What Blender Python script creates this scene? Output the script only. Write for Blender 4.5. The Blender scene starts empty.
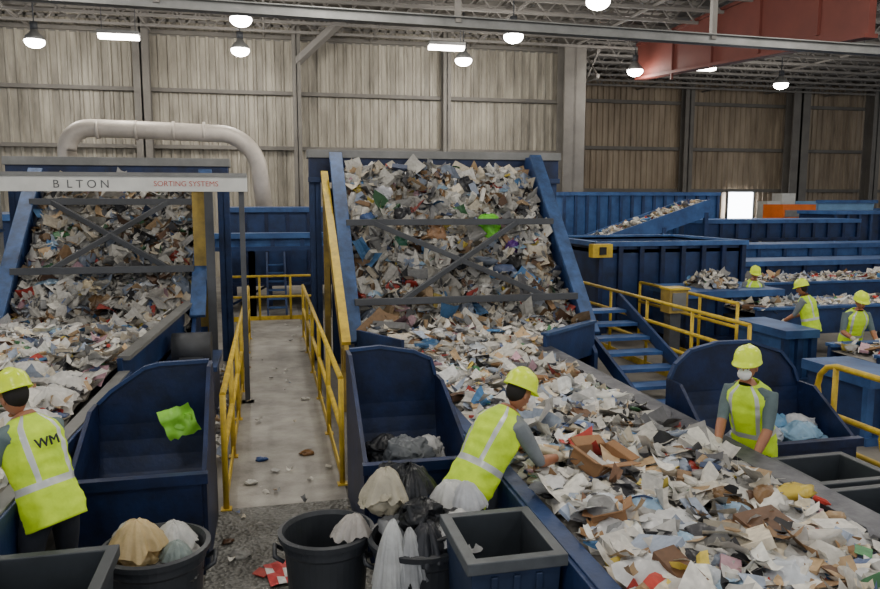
import bpy, math, random
from mathutils import Vector, Matrix, noise
from math import sin, cos, pi, radians
random.seed(7)
scene = bpy.context.scene

# ------------------------------------------------------------------ materials
def lin(c): return tuple((x/255.0)**2.2 for x in c)
def mk(name, col, rough=0.6, metal=0.0, var=0.35, scale=3.0, bump=0.0, bscale=20.0, dirt=None, stretch=(1,1,1)):
    m = bpy.data.materials.new(name); m.use_nodes = True
    nt = m.node_tree; b = nt.nodes['Principled BSDF']
    b.inputs['Roughness'].default_value = rough; b.inputs['Metallic'].default_value = metal
    c = lin(col)
    tc = nt.nodes.new('ShaderNodeTexCoord'); mp = nt.nodes.new('ShaderNodeMapping')
    mp.inputs['Scale'].default_value = stretch
    nt.links.new(tc.outputs['Object'], mp.inputs['Vector'])
    n = nt.nodes.new('ShaderNodeTexNoise'); n.inputs['Scale'].default_value = scale
    n.inputs['Detail'].default_value = 8; n.inputs['Roughness'].default_value = 0.65
    nt.links.new(mp.outputs[0], n.inputs['Vector'])
    r = nt.nodes.new('ShaderNodeValToRGB')
    r.color_ramp.elements[0].position = 0.3; r.color_ramp.elements[1].position = 0.7
    d = lin(dirt) if dirt else tuple(x*(1-var) for x in c)
    r.color_ramp.elements[0].color = (*d, 1)
    r.color_ramp.elements[1].color = (*[min(1, x*(1+var*0.5)) for x in c], 1)
    nt.links.new(n.outputs['Fac'], r.inputs[0]); nt.links.new(r.outputs[0], b.inputs['Base Color'])
    if bump > 0:
        n2 = nt.nodes.new('ShaderNodeTexNoise'); n2.inputs['Scale'].default_value = bscale
        nt.links.new(mp.outputs[0], n2.inputs['Vector'])
        bp = nt.nodes.new('ShaderNodeBump'); bp.inputs['Strength'].default_value = bump
        bp.inputs['Distance'].default_value = 0.02
        nt.links.new(n2.outputs['Fac'], bp.inputs['Height']); nt.links.new(bp.outputs[0], b.inputs['Normal'])
    return m
def emi(name, col, s):
    m = bpy.data.materials.new(name); m.use_nodes = True
    b = m.node_tree.nodes['Principled BSDF']
    b.inputs['Emission Color'].default_value = (*lin(col), 1); b.inputs['Emission Strength'].default_value = s
    b.inputs['Base Color'].default_value = (*lin(col), 1)
    return m
BLUE = mk('blue_paint', (38,62,106), 0.5, 0.1, 0.3, 2.5, 0.1, 30, dirt=(28,42,70))
BLUE2 = mk('blue_paint_light', (62,98,150), 0.5, 0.1, 0.3, 2.0, dirt=(40,64,108))
BLUE3 = mk('blue_paint_scuffed', (58,86,130), 0.55, 0.1, 0.5, 5.0, dirt=(44,58,84))
NAVY = mk('navy_paint', (24,42,80), 0.5, 0.1, 0.5, 3.5, 0.1, 25, dirt=(17,26,46))
WORN = mk('worn_steel', (98,98,102), 0.5, 0.4, 0.5, 6, 0.1, 40, dirt=(46,50,62))
YEL = mk('yellow_paint', (215,182,44), 0.5, 0.0, 0.3, 6, dirt=(164,134,44))
YELD = mk('yellow_paint_dull', (168,142,66), 0.6, 0.0, 0.3, 4, dirt=(112,96,56))
STEEL = mk('grey_steel', (126,126,124), 0.55, 0.3, 0.3, 2)
STEELD = mk('dark_steel', (80,82,86), 0.6, 0.3, 0.3, 2)
COLM = mk('column_paint', (110,106,100), 0.7, 0.0, 0.25, 1.2)
DECK = mk('roof_deck', (110,106,100), 0.8, 0, 0.3, .6)
JOIST = mk('joist_paint', (122,118,113), 0.7, 0, 0.2, 1)
RED = mk('red_primer', (100,50,42), 0.7, 0, 0.25, 1.0)
WALL = mk('corrugated_panel', (170,163,148), 0.55, 0.1, 0.3, 1.3, 0.0, dirt=(100,95,86), stretch=(1.8,1,.3))
WALL2 = mk('corrugated_panel_warm', (162,147,126), 0.6, 0.1, 0.3, 1.2, 0.0, dirt=(114,100,83), stretch=(1.6,1,.25))
CONC = mk('concrete', (128,124,116), 0.75, 0, 0.3, 1.2, 0.15, 30, dirt=(92,88,84))
WALKM = mk('walkway_concrete', (158,154,146), 0.55, 0, 0.3, 2.2, 0.15, 30, dirt=(112,108,102))
BINM = mk('dark_bin_plastic', (54,57,62), 0.45, 0, 0.2, 5)
BIN2 = mk('charcoal_bin', (54,59,64), 0.5, 0, 0.3, 5)
RUB = mk('belt_rubber', (36,36,38), 0.8, 0, 0.3, 5)
WHITE = mk('white_paint', (205,205,200), 0.6, 0, 0.15, 3)
DUCT = mk('galvanised_duct', (198,188,176), 0.45, 0.1, 0.25, 1.5)
ORANGE = mk('orange_paint', (215,105,30), 0.6, 0, .2, 2)
BLACK = mk('black_paint', (24,24,26), 0.6, 0, .2, 3)
GREYT = mk('faded_lettering', (92,92,94), 0.7, 0, .3, 9)
REDT = mk('red_lettering', (180,88,78), 0.6, 0, .2, 6)
LAMP = emi('lamp_glow', (255,250,242), 40)
TUBEL = emi('tube_glow', (255,246,234), 24)
WINL = emi('daylight_pane', (240,245,255), 14)
PLATE = mk('diamond_plate', (124,124,120), 0.45, 0.4, 0.3, 3, dirt=(86,84,80))
nt = PLATE.node_tree
vo = nt.nodes.new('ShaderNodeTexVoronoi'); vo.inputs['Scale'].default_value = 26
tcp = nt.nodes.new('ShaderNodeTexCoord'); nt.links.new(tcp.outputs['Object'], vo.inputs['Vector'])
bpn = nt.nodes.new('ShaderNodeBump'); bpn.inputs['Strength'].default_value = .9; bpn.inputs['Distance'].default_value = .02
nt.links.new(vo.outputs['Distance'], bpn.inputs['Height']); nt.links.new(bpn.outputs[0], nt.nodes['Principled BSDF'].inputs['Normal'])
def attr_mat(name, rough, sc=22, lo=.6, crease=False):
    m = bpy.data.materials.new(name); m.use_nodes = True
    nt = m.node_tree; b = nt.nodes['Principled BSDF']; b.inputs['Roughness'].default_value = rough
    a = nt.nodes.new('ShaderNodeAttribute'); a.attribute_name = 'Col'
    n = nt.nodes.new('ShaderNodeTexNoise'); n.inputs['Scale'].default_value = sc; n.inputs['Detail'].default_value = 5
    tc = nt.nodes.new('ShaderNodeTexCoord'); nt.links.new(tc.outputs['Object'], n.inputs['Vector'])
    mr = nt.nodes.new('ShaderNodeMapRange'); mr.inputs[1].default_value = .3; mr.inputs[2].default_value = .7
    mr.inputs[3].default_value = lo; mr.inputs[4].default_value = 1.1
    nt.links.new(n.outputs['Fac'], mr.inputs[0])
    mx = nt.nodes.new('ShaderNodeVectorMath'); mx.operation = 'SCALE'
    nt.links.new(a.outputs['Color'], mx.inputs[0]); nt.links.new(mr.outputs[0], mx.inputs['Scale'])
    nt.links.new(mx.outputs[0], b.inputs['Base Color'])
    if crease:
        n3 = nt.nodes.new('ShaderNodeTexNoise'); n3.inputs['Scale'].default_value=14; n3.inputs['Detail'].default_value=2; n3.inputs['Distortion'].default_value=1.6
        nt.links.new(tc.outputs['Object'], n3.inputs['Vector'])
        bp = nt.nodes.new('ShaderNodeBump'); bp.inputs['Strength'].default_value=.35; bp.inputs['Distance'].default_value=.02
        nt.links.new(n3.outputs['Fac'], bp.inputs['Height']); nt.links.new(bp.outputs[0], b.inputs['Normal'])
        # thin translucent film
        tr = nt.nodes.new('ShaderNodeBsdfTranslucent'); nt.links.new(mx.outputs[0], tr.inputs['Color'])
        ms = nt.nodes.new('ShaderNodeMixShader'); ms.inputs[0].default_value=.3
        nt.links.new(b.outputs[0], ms.inputs[1]); nt.links.new(tr.outputs[0], ms.inputs[2])
        nt.links.new(ms.outputs[0], nt.nodes['Material Output'].inputs['Surface'])
    return m
TRASH = attr_mat('mixed_paper_and_plastic', 0.6, 22, .72)
BAGM = attr_mat('film_plastic', 0.28, 9, .8, True)

# ------------------------------------------------------------------ geometry collector
class G:
    def __init__(s): s.v=[]; s.f=[]; s.m=[]; s.c=[]; s.mats=[]; s.sm=[]
    def mi(s, mat):
        if mat not in s.mats: s.mats.append(mat)
        return s.mats.index(mat)
    def add(s, vs, fs, mat, col=None, sm=False):
        o=len(s.v); s.v += [tuple(v) for v in vs]; k=s.mi(mat)
        for f in fs: s.f.append(tuple(i+o for i in f)); s.m.append(k); s.sm.append(sm)
        s.c += [col or (1,1,1)]*len(vs)
    def box(s,x0,x1,y0,y1,z0,z1,mat,col=None):
        s.add([(x0,y0,z0),(x1,y0,z0),(x1,y1,z0),(x0,y1,z0),(x0,y0,z1),(x1,y0,z1),(x1,y1,z1),(x0,y1,z1)],
              [(0,3,2,1),(4,5,6,7),(0,1,5,4),(1,2,6,5),(2,3,7,6),(3,0,4,7)],mat,col)
    def beam(s,p,q,w,h,mat,up=(0,0,1)):
        p=Vector(p);q=Vector(q);d=(q-p).normalized();u=Vector(up)
        if abs(d.dot(u))>.97:u=Vector((0,1,0))
        r=d.cross(u).normalized();u=r.cross(d).normalized()
        vs=[]
        for e in (p,q):
            for a,b in((-1,-1),(1,-1),(1,1),(-1,1)): vs.append(e+r*a*w/2+u*b*h/2)
        s.add(vs,[(0,1,2,3),(7,6,5,4),(0,4,5,1),(1,5,6,2),(2,6,7,3),(3,7,4,0)],mat)
    def ibeam(s,p,q,w,h,mat,up=(0,0,1)):
        p=Vector(p);q=Vector(q);d=(q-p).normalized();u=Vector(up)
        if abs(d.dot(u))>.97:u=Vector((0,1,0))
        r=d.cross(u).normalized();u=r.cross(d).normalized()
        t=h*.1
        s.beam(p+u*(h/2-t/2),q+u*(h/2-t/2),w,t,mat,up); s.beam(p-u*(h/2-t/2),q-u*(h/2-t/2),w,t,mat,up); s.beam(p,q,w*.12,h,mat,up)
    def prism_x(s,poly,x0,x1,mat):
        n=len(poly); vs=[(x0,y,z) for y,z in poly]+[(x1,y,z) for y,z in poly]
        s.add(vs,[tuple(range(n))[::-1],tuple(range(n,2*n))]+[(i,(i+1)%n,(i+1)%n+n,i+n) for i in range(n)],mat)
    def prism_y(s,poly,y0,y1,mat):
        n=len(poly); vs=[(x,y0,z) for x,z in poly]+[(x,y1,z) for x,z in poly]
        s.add(vs,[tuple(range(n)),tuple(range(n,2*n))[::-1]]+[(i,i+n,(i+1)%n+n,(i+1)%n) for i in range(n)],mat)
    def tube(s,pts,r,mat,seg=10,cap=True):
        pts=[Vector(p) for p in pts]; n=len(pts)
        rs=r if isinstance(r,(list,tuple)) else [r]*n
        vs=[];prev=None
        for i,p in enumerate(pts):
            d=((pts[min(i+1,n-1)]-pts[max(i-1,0)])).normalized()
            if prev is None:
                a=Vector((0,0,1)) if abs(d.z)<.9 else Vector((1,0,0)); r0=d.cross(a).normalized()
            else: r0=(prev-d*prev.dot(d)).normalized()
            prev=r0; u=d.cross(r0)
            for k in range(seg): vs.append(p+(r0*cos(2*pi*k/seg)+u*sin(2*pi*k/seg))*rs[i])
        fs=[]
        for i in range(n-1):
            for k in range(seg):
                a=i*seg+k;b=i*seg+(k+1)%seg; fs.append((a,b,b+seg,a+seg))
        s.add(vs,fs,mat,None,True)
        if cap:
            o=len(s.v)-len(vs); k=s.mi(mat)
            for f in (tuple(range(seg))[::-1],tuple(range((n-1)*seg,n*seg))): s.f.append(tuple(i+o for i in f)); s.m.append(k); s.sm.append(False)
    def ell(s,c,r,mat,nu=16,nv=10,fn=None,M=None):
        vs=[];fs=[]
        for j in range(nv+1):
            th=pi*j/nv
            for i in range(nu):
                ph=2*pi*i/nu; x,y,z=sin(th)*cos(ph),sin(th)*sin(ph),cos(th)
                p=Vector((x*r[0],y*r[1],z*r[2]))
                if fn:p=fn(p,x,y,z)
                p=p+Vector(c)
                if M: p=M@p
                vs.append(p)
        for j in range(nv):
            for i in range(nu):
                a=j*nu+i;b=j*nu+(i+1)%nu; fs.append((a,a+nu,b+nu,b))
        s.add(vs,fs,mat,None,True)
    def build(s,name,parent=None,smooth=False,col=False,bevel=0):
        me=bpy.data.meshes.new(name); me.from_pydata(s.v,[],s.f)
        for m in s.mats: me.materials.append(m)
        me.polygons.foreach_set('material_index',s.m)
        me.polygons.foreach_set('use_smooth',[True]*len(s.f) if smooth else s.sm)
        if col:
            at=me.color_attributes.new('Col','FLOAT_COLOR','POINT')
            flat=[]
            for c in s.c: flat += [c[0],c[1],c[2],1.0]
            at.data.foreach_set('color',flat)
        me.update()
        o=bpy.data.objects.new(name,me); scene.collection.objects.link(o)
        if parent: o.parent=parent
        if bevel:
            b=o.modifiers.new('bev','BEVEL'); b.width=bevel; b.segments=2; b.limit_method='ANGLE'
        return o
def empty(name,loc=(0,0,0),rz=0,sc=1):
    e=bpy.data.objects.new(name,None); scene.collection.objects.link(e)
    e.location=loc; e.rotation_euler=(0,0,rz); e.scale=(sc,sc,sc); e.empty_display_size=.2
    return e

# ------------------------------------------------------------------ room shell
g=G(); g.box(-20,50,-6,42,-.2,0,CONC); g.build('floor')
def corr(name,x0,x1,y,z0,z1,mat):
    g=G(); vs=[];x=x0;pr=[(0,0),(.18,0),(.22,-.06),(.30,-.06),(.34,0)]
    xs=[]
    while x<x1:
        for dx,dy in pr[:-1]: xs.append((x+dx,y+dy))
        x+=.34
    for px,py in xs: vs+=[(px,py,z0),(px,py,z1)]
    g.add(vs,[(2*i,2*i+2,2*i+3,2*i+1) for i in range(len(xs)-1)],mat)
    g.box(x0,x1,y+.05,y+.25,z0,z1,mat)
    g.build(name)
corr('wall_back_left',-20,12.7,30,0,9.6,WALL)
corr('wall_back_right',12.7,50,39,0,9.6,WALL2)
g=G(); g.box(12.6,12.8,30.2,39,0,9.6,WALL2); g.build('wall_return')
g=G(); g.box(-20,50,-6,42,9.6,9.8,DECK); g.build('ceiling')
g=G()
for z in (4.9,6.95,9.0): g.box(-20,12.5,29.7,29.86,z-.07,z+.07,COLM)
for z in (3.5,5.8,8.3): g.box(12.9,50,38.7,38.86,z-.09,z+.09,COLM)
g.build('trim_girts')
def column(x,y,w,d,brace=None):
    g=G(); g.ibeam((x,y,0),(x,y,9.6),w,d,COLM,up=(0,1,0)); g.box(x-w*.7,x+w*.7,y-d*.7,y+d*.7,0,.04,COLM)
    if brace: g.beam((x,y,8.0),(x+brace,y-1.5,9.5),.3,.22,JOIST)
    g.build('steel_column')
column(-4.3,29.4,.55,.35); column(1.15,29.2,.3,.35,1.8); column(6.9,29.3,.3,.4); column(-12,29.4,.4,.4)
column(12.0,29.0,.9,.8)
column(22.8,38.4,.55,.5); column(29.5,38.0,1.1,.7); column(34.4,37.8,.6,.7)
g=G()
y=19.5
while y<39:
    for z,w in ((9.45,.12),(8.95,.09)): g.beam((-18,y,z),(45,y,z),w,.09,JOIST)
    x=-18
    while x<45:
        g.beam((x,y,8.95),(x+.45,y,9.45),.045,.045,JOIST); g.beam((x+.45,y,9.45),(x+.9,y,8.95),.045,.045,JOIST); x+=.9
    y+=1.5
for x in range(-16,46,4): g.beam((x,18,9.0),(x,39,9.0),.06,.08,JOIST)
for x in range(-18,46,1): g.box(x,x+.08,18,39.5,9.5,9.6,DECK)
g.build('roof_joists')
g=G(); g.ibeam((-16,15.9,6.86),(34,15.9,6.28),.26,.22,STEEL)
for x in range(-14,34,6):
    z=6.86-.0116*(x+16); g.beam((x,15.9,z),(x,15.9,9.6),.12,.12,JOIST)
g.build('roof_truss_beam')
g=G(); g.prism_x([(16.3,6.95),(28.3,7.75),(28.3,9.0),(16.3,9.0)],14.5,14.7,RED)
g.beam((14.6,16.3,6.95),(14.6,28.3,7.75),.4,.1,RED); g.beam((14.6,16.3,9.05),(14.6,28.3,9.05),.4,.1,RED)
for yy in (18,20.5,23,25.5): g.box(14.42,14.5,yy,yy+.08,7.3,9.0,RED)
g.build('red_girder')
g=G()
for k in range(8):
    y0=28.9+k*1.2; g.beam((13.1,y0,8.9),(13.1,y0+1.2,7.9),.06,.06,JOIST); g.beam((13.1,y0,7.9),(13.1,y0+1.2,8.9),.06,.06,JOIST)
g.beam((13.1,28.9,8.9),(13.1,38.5,8.9),.14,.14,JOIST); g.beam((13.1,28.9,7.9),(13.1,38.5,7.9),.14,.14,JOIST)
g.build('lattice_truss')

# ------------------------------------------------------------------ lamps
def highbay(x,y,z=7.9,power=235):
    e=empty('high_bay_lamp',(x,y,z)); g=G()
    g.tube([(0,0,.0),(0,0,.12),(0,0,.24),(0,0,.32)],[.30,.26,.13,.10],STEEL,20)
    g.tube([(0,0,.32),(0,0,.55)],[.11,.11],STEELD,14); g.tube([(0,0,.55),(0,0,9.59-z)],[.02,.02],STEELD,6)
    g.build('reflector_housing',e,True)
    g=G(); g.ell((0,0,-.04),(.3,.3,.2),LAMP); g.build('lens',e,True)
    l=bpy.data.lights.new('lamp_light','POINT'); l.energy=power; l.shadow_soft_size=.3; l.color=(1,.955,.875)
    lo=bpy.data.objects.new('lamp_light',l); scene.collection.objects.link(lo); lo.parent=e; lo.location=(0,0,-.6)
def strip(x,y,z=7.9,L=1.2,power=110):
    e=empty('fluorescent_fixture',(x,y,z)); g=G()
    g.box(-L/2,L/2,-.2,.2,.02,.12,STEEL); g.beam((-L*.4,0,.1),(-L*.4,0,9.59-z),.02,.02,STEELD); g.beam((L*.4,0,.1),(L*.4,0,9.59-z),.02,.02,STEELD)
    g.build('fixture_body',e)
    g=G()
    for yy in (-.12,0,.12): g.tube([(-L/2+.03,yy,-.04),(L/2-.03,yy,-.04)],.07,TUBEL,8)
    g.build('tubes',e)
    l=bpy.data.lights.new('strip_light','AREA'); l.shape='RECTANGLE'; l.size=L; l.size_y=.3; l.energy=power; l.color=(1,.955,.875)
    lo=bpy.data.objects.new('strip_light',l); scene.collection.objects.link(lo); lo.parent=e; lo.location=(0,0,-.14)
for x,y in ((-7,26.5),(-.6,22.1),(-.77,26.5),(6.9,26.6),(7.4,22.5),(8.2,18.2),(13.9,27.3),(21.6,29)): highbay(x,y)
for x,y in ((-4.3,25.2),(5.8,24.6),(16,26.2),(18.8,21.8)): strip(x,y)
for x,y in ((-5,14),(1.5,13.5),(-5,7),(1.5,6),(8,8),(13,13),(-2,0),(6,0),(14,6),(24,20)): highbay(x,y,7.9,310)

# ------------------------------------------------------------------ duct
g=G()
pts=[(-5.9,25,0),(-5.9,25,4.4)]
for k in range(0,9): a=k/8*pi/2; pts.append((-5.9+.7-.7*cos(a),25,4.4+.7*sin(a)))
pts+=[(-4,25,5.08),(-2.0,25,5.02)]
for k in range(1,9): a=k/8*pi/2*.92; pts.append((-1.5+1.25*sin(a),25,5.02-1.25*(1-cos(a))))
pts.append((-.1,25,2.4))
g.tube(pts,.27,DUCT,18)
for x in (-5.0,-3.9,-2.8,-1.9): g.tube([(x-.04,25,5.06),(x+.04,25,5.06)],.3,DUCT,18)
g.build('ventilation_duct')

# ------------------------------------------------------------------ rubbish generator
PAL=[((230,226,216),26),((210,206,198),19),((180,178,174),12),((216,204,182),11),((150,150,150),6),((190,160,122),6),((146,114,80),5),
     ((100,100,104),5),((160,172,192),6),((96,112,150),2.2),((184,66,56),1.6),((70,124,80),1.2),((214,190,84),1.0),((40,40,44),4),((80,130,180),1.4),((196,156,166),.9),((110,80,58),2)]
PC=[lin(c) for c,w in PAL]; PW=[w for c,w in PAL]
def rcol(k=1.0):
    c=random.choices(PC,PW)[0]; s=k*random.uniform(.68,1.08); return tuple(min(.88,x*s) for x in c)
def basis(n):
    n=n.normalized(); t=Vector((random.uniform(-1,1),random.uniform(-1,1),random.uniform(-1,1))); t=(t-n*t.dot(n)).normalized()
    return t,n.cross(t),n
def bagp(p,x,y,z,seed,rm,amp=1.0):
    q=Vector((x,y,z))*1.1+Vector((seed*3.1,seed*1.7,seed*.6))
    v=noise.noise_vector(q*1.2)*.6+noise.noise_vector(q*2.6+Vector((7,3,1)))*.2+noise.noise_vector(q*6)*.045
    rg=.10*(.2-abs(noise.noise(q*3.0)))+.04*(.2-abs(noise.noise(q*7)))
    return p+v*rm*amp*.75+Vector((x,y,z))*rm*rg*3*amp
def drape(g,c,R,h,seed,col,dirn=(0,0),nr=14,nt_=64,pl=1.0):
    """thin plastic film draped over a point: gathered top, pleated skirt"""
    vs=[]
    for i in range(nr+1):
        r=i/nr
        for k in range(nt_):
            a=2*pi*k/nt_; ca,sa=cos(a),sin(a)
            q=Vector((ca*2.2+seed,sa*2.2,seed*.7)); p1=noise.noise(q); p2=noise.noise(q*2.4); 
            f=p1*.5+p2*.35*pl
            rad=R*(r**.8)*(1+.55*f*r)
            z=h*(.15-(r**1.7))*(1+.4*p1)+.10*R*noise.noise(Vector((ca*r*4+seed,sa*r*4,2)))+.16*R*r*p2*pl
            vs.append((c[0]+ca*rad+dirn[0]*r,c[1]+sa*rad+dirn[1]*r,c[2]+z))
    g.add(vs,[(i*nt_+k,i*nt_+(k+1)%nt_,(i+1)*nt_+(k+1)%nt_,(i+1)*nt_+k) for i in range(nr) for k in range(nt_)],BAGM,col,True)
def piece(g,p,n,s,k=1.0,tilt=.5):
    n=(Vector(n)+Vector((random.gauss(0,tilt),random.gauss(0,tilt),random.gauss(0,tilt*.5)))).normalized()
    t,b,n=basis(n); p=Vector(p); r=random.random(); col=rcol(k)
    if r<.70:
        w=s*random.uniform(.5,1.4); h=s*random.uniform(.4,.9); c1=random.uniform(-.3,.3)*s; c2=random.uniform(-.22,.22)*s; c3=random.uniform(-.18,.18)*s
        fo=random.uniform(-.4,.4) if random.random()<.3 else None; fk=random.uniform(-.45,.45)*s; ph_=random.uniform(0,6)
        taper=random.uniform(-.25,.25); vs=[]
        for i in range(4):
            for j in range(4):
                u=(i-1.5)/1.5; v=(j-1.5)/1.5
                d=c1*u*u+c2*v*u+c3*v*v+.035*s*sin(3*u+2*v+ph_)
                if fo is not None: d+=abs(u-fo)*fk
                e=1+random.uniform(-.05,.05)
                vs.append(p+t*w*.5*u*e+b*h*.5*v*(1+taper*u)*e+n*d)
        g.add(vs,[(i*4+j,i*4+j+1,i*4+j+5,i*4+j+4) for i in range(3) for j in range(3)],TRASH,col,fo is None)
    elif r<.83:
        sd=random.uniform(0,99); q=s*.38; vs=[];nu,nv=12,8
        for j in range(nv+1):
            th=pi*j/nv
            for i in range(nu):
                a=2*pi*i/nu; x,y,z=sin(th)*cos(a),sin(th)*sin(a),cos(th)
                w_=bagp(Vector((x,y,z)),x,y,z,sd,1.0,1.1); vs.append(p+(t*w_.x*1.4+b*w_.y+n*w_.z*.42)*q)
        g.add(vs,[(j*nu+i,(j+1)*nu+i,(j+1)*nu+(i+1)%nu,j*nu+(i+1)%nu) for j in range(nv) for i in range(nu)],BAGM,col,True)
    elif r<.94:
        x=s*random.uniform(.3,.65);y=s*random.uniform(.22,.45);z=s*random.uniform(.02,.16)
        vs=[p+t*a*x+b*c*y+n*d*z for d in(-1,1) for a,c in((-1,-1),(1,-1),(1,1),(-1,1))]
        g.add(vs,[(0,3,2,1),(4,5,6,7),(0,1,5,4),(1,2,6,5),(2,3,7,6),(3,0,4,7)],TRASH,col)
    else:
        q=s*.16; L=s*.45; vs=[]
        for d,rr in((-1,.9),(.45,1),(.8,.4),(1,.35)):
            for i in range(8): vs.append(p+t*d*L+(b*cos(i*2*pi/8)+n*sin(i*2*pi/8))*q*rr)
        fs=[(a*8+i,a*8+(i+1)%8,(a+1)*8+(i+1)%8,(a+1)*8+i) for a in range(3) for i in range(8)]+[tuple(range(8)),tuple(range(24,32))]
        g.add(vs,fs,BAGM,col)
def nz(x,y,s=1.3): return noise.noise(Vector((x*s,y*s,3.7)))
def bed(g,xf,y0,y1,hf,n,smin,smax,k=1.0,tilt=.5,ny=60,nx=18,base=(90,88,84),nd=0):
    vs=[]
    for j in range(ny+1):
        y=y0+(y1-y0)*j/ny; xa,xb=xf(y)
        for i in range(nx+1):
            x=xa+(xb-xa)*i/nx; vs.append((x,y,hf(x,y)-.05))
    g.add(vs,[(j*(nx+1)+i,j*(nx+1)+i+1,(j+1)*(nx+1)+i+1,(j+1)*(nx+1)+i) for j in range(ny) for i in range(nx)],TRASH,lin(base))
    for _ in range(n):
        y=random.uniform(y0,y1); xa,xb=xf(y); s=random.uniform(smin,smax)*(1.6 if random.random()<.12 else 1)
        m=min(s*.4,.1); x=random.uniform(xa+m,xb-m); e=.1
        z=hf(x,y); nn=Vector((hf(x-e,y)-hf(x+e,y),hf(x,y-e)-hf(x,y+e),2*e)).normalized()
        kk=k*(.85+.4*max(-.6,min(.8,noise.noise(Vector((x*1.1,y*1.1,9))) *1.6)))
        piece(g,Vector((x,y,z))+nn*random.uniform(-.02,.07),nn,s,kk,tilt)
    for _ in range(nd):
        y=random.uniform(y0+.1,y1-.1); xa,xb=xf(y); R=random.uniform(.1,.2); x=random.uniform(xa+R,xb-R)
        c=random.choice(((232,230,226),(220,220,222),(200,206,214),(232,230,226),(214,206,190),(60,60,64),(150,180,206)))
        drape(g,(x,y,hf(x,y)+.07),R,.07,random.uniform(0,99),tuple(min(.88,q*k) for q in lin(c)),(0,0),7,28)
def bag(g,c,r,seed,col,amp=.5,mat=None,nu=48,nv=32):
    rm=(r[0]+r[1]+r[2])/3
    def fn(p,x,y,z): return bagp(p,x,y,z,seed,rm,amp*2)
    o=len(g.v); g.ell(c,r,mat or BAGM,nu,nv,fn); g.c[o:]=[col]*(len(g.v)-o)

# ------------------------------------------------------------------ incline conveyors
def incline(name,xa,xb,Y0,Z0,Y1,Z1,hx0,hx1,bars,hz0,hz1,hy):
    g=G(); sl=(Z1-Z0)/(Y1-Y0)
    L=math.hypot(Y1-Y0,Z1-Z0); ny_,nz_=-(Z1-Z0)/L,(Y1-Y0)/L
    def wall(x0,x1):
        d=.62
        g.prism_x([(Y0-.35,Z0-.15),(Y0,Z0+.12),(Y1,Z1+.2),(Y1+.3,Z1+.2),(Y1+.6,Z1-.35),(Y0+.3,Z0-d-.05),(Y0-.35,Z0-.45)],x0,x1,BLUE)
    wall(xa-.06,xa); wall(xb,xb+.06)
    for x in (xa-.05,xb+.08):
        g.beam((x,Y0-.1,Z0+.1),(x,Y1,Z1+.22),.22,.06,BLUE3,up=(0,ny_,nz_))
        g.beam((x,Y0+.15,Z0-.6),(x,Y1+.5,Z1-.4),.16,.08,BLUE,up=(0,ny_,nz_))
        for t in (.2,.45,.7,.92):
            yy=Y0+(Y1-Y0)*t; zz=Z0+(Z1-Z0)*t
            g.beam((x,yy,zz+.15),(x,yy+.28,zz-.35),.15,.05,BLUE)
        for t in (.35,.95):
            yy=Y0+.3+(Y1-Y0)*t; zz=Z0+(Z1-Z0)*t-.4
            g.ibeam((x,yy,0),(x,yy,zz),.16,.16,BLUE,up=(0,1,0))
    g.prism_x([(Y0-.3,Z0-.68),(Y1+.3,Z1-.38),(Y1+.3,Z1-.48),(Y0-.3,Z0-.78)],xa,xb,RUB)
    g.box(hx0,hx1,hy,hy+.35,hz0,hz1,NAVY); g.box(hx0-.03,hx1+.03,hy-.05,hy+.4,hz1-.12,hz1+.02,STEEL)
    g.box(hx0-.02,hx1+.02,hy-.04,hy+.1,hz0-.02,hz0+.07,BLUE)
    for x in (hx0+.1,hx1-.1): g.ibeam((x,hy+.17,0),(x,hy+.17,hz0),.2,.2,BLUE,up=(0,1,0))
    ba,bb=bars
    def pt(x,z): return (x,Y0+(z-Z0)/sl-.12,z+.14)
    for z in bars: g.beam(pt(xa,z),pt(xb,z),.08,.1,STEELD)
    w=xb-xa
    g.beam(pt(xa+w*.12,ba),pt(xa+w*.86,bb),.06,.08,STEELD); g.beam(pt(xa+w*.82,ba),pt(xa+w*.2,bb),.06,.08,STEELD)
    return g.build(name,bevel=.006)
incline('incline_conveyor',1.2,4.7,10.6,.80,13.2,3.5,.72,5.4,(2.42,1.28),3.25,3.78,13.6)
incline('incline_conveyor',-3.65,-1.12,11.3,1.15,13.6,3.2,-4.25,-.68,(2.75,1.75),3.2,3.62,13.9)
g=G(); g.beam((.97,10.0,.75),(.97,13.5,3.15),.06,.42,YELD); g.beam((.97,9.95,1.0),(.97,13.45,3.4),.12,.06,YEL)
g.beam((.97,10.2,.0),(.97,10.2,.9),.1,.1,YELD); g.beam((.97,13.2,.0),(.97,13.2,2.9),.1,.1,YELD)
g.build('yellow_stair_stringer')

def flat_conv(name,pa,pb,y0,y1,wl,wr,z,rail_l=BLUE,rail_r=WORN):
    g=G()
    (xa0,xa1),(xb0,xb1)=pa,pb
    g.add([(xa0,y0,z-.15),(xb0,y0,z-.15),(xb1,y1,z-.15),(xa1,y1,z-.15)],[(0,1,2,3)],RUB)
    for (x0,x1,w,sg,m) in ((xa0,xa1,wl,-1,rail_l),(xb0,xb1,wr,1,rail_r)):
        g.beam((x0+sg*w/2,y0,z),(x1+sg*w/2,y1,z),w,.05,m)
        g.beam((x0+sg*.015,y0,z-.1),(x1+sg*.015,y1,z-.1),.03,.2,m)
        g.beam((x0+sg*w,y0,z-.2),(x1+sg*w,y1,z-.2),.05,.42,BLUE)
        y=y0+.4
        while y<y1:
            t=(y-y0)/(y1-y0); xx=x0+(x1-x0)*t+sg*w*.8
            g.beam((xx,y,0),(xx,y,z-.3),.1,.1,BLUE); y+=1.6
    for t in (.1,.3,.5,.7,.9):
        yy=y0+(y1-y0)*t; g.beam((xa0-.05,yy,.3),(xb0+.05,yy,.3),.06,.06,BLUE)
    return g.build(name,bevel=.005)
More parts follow.
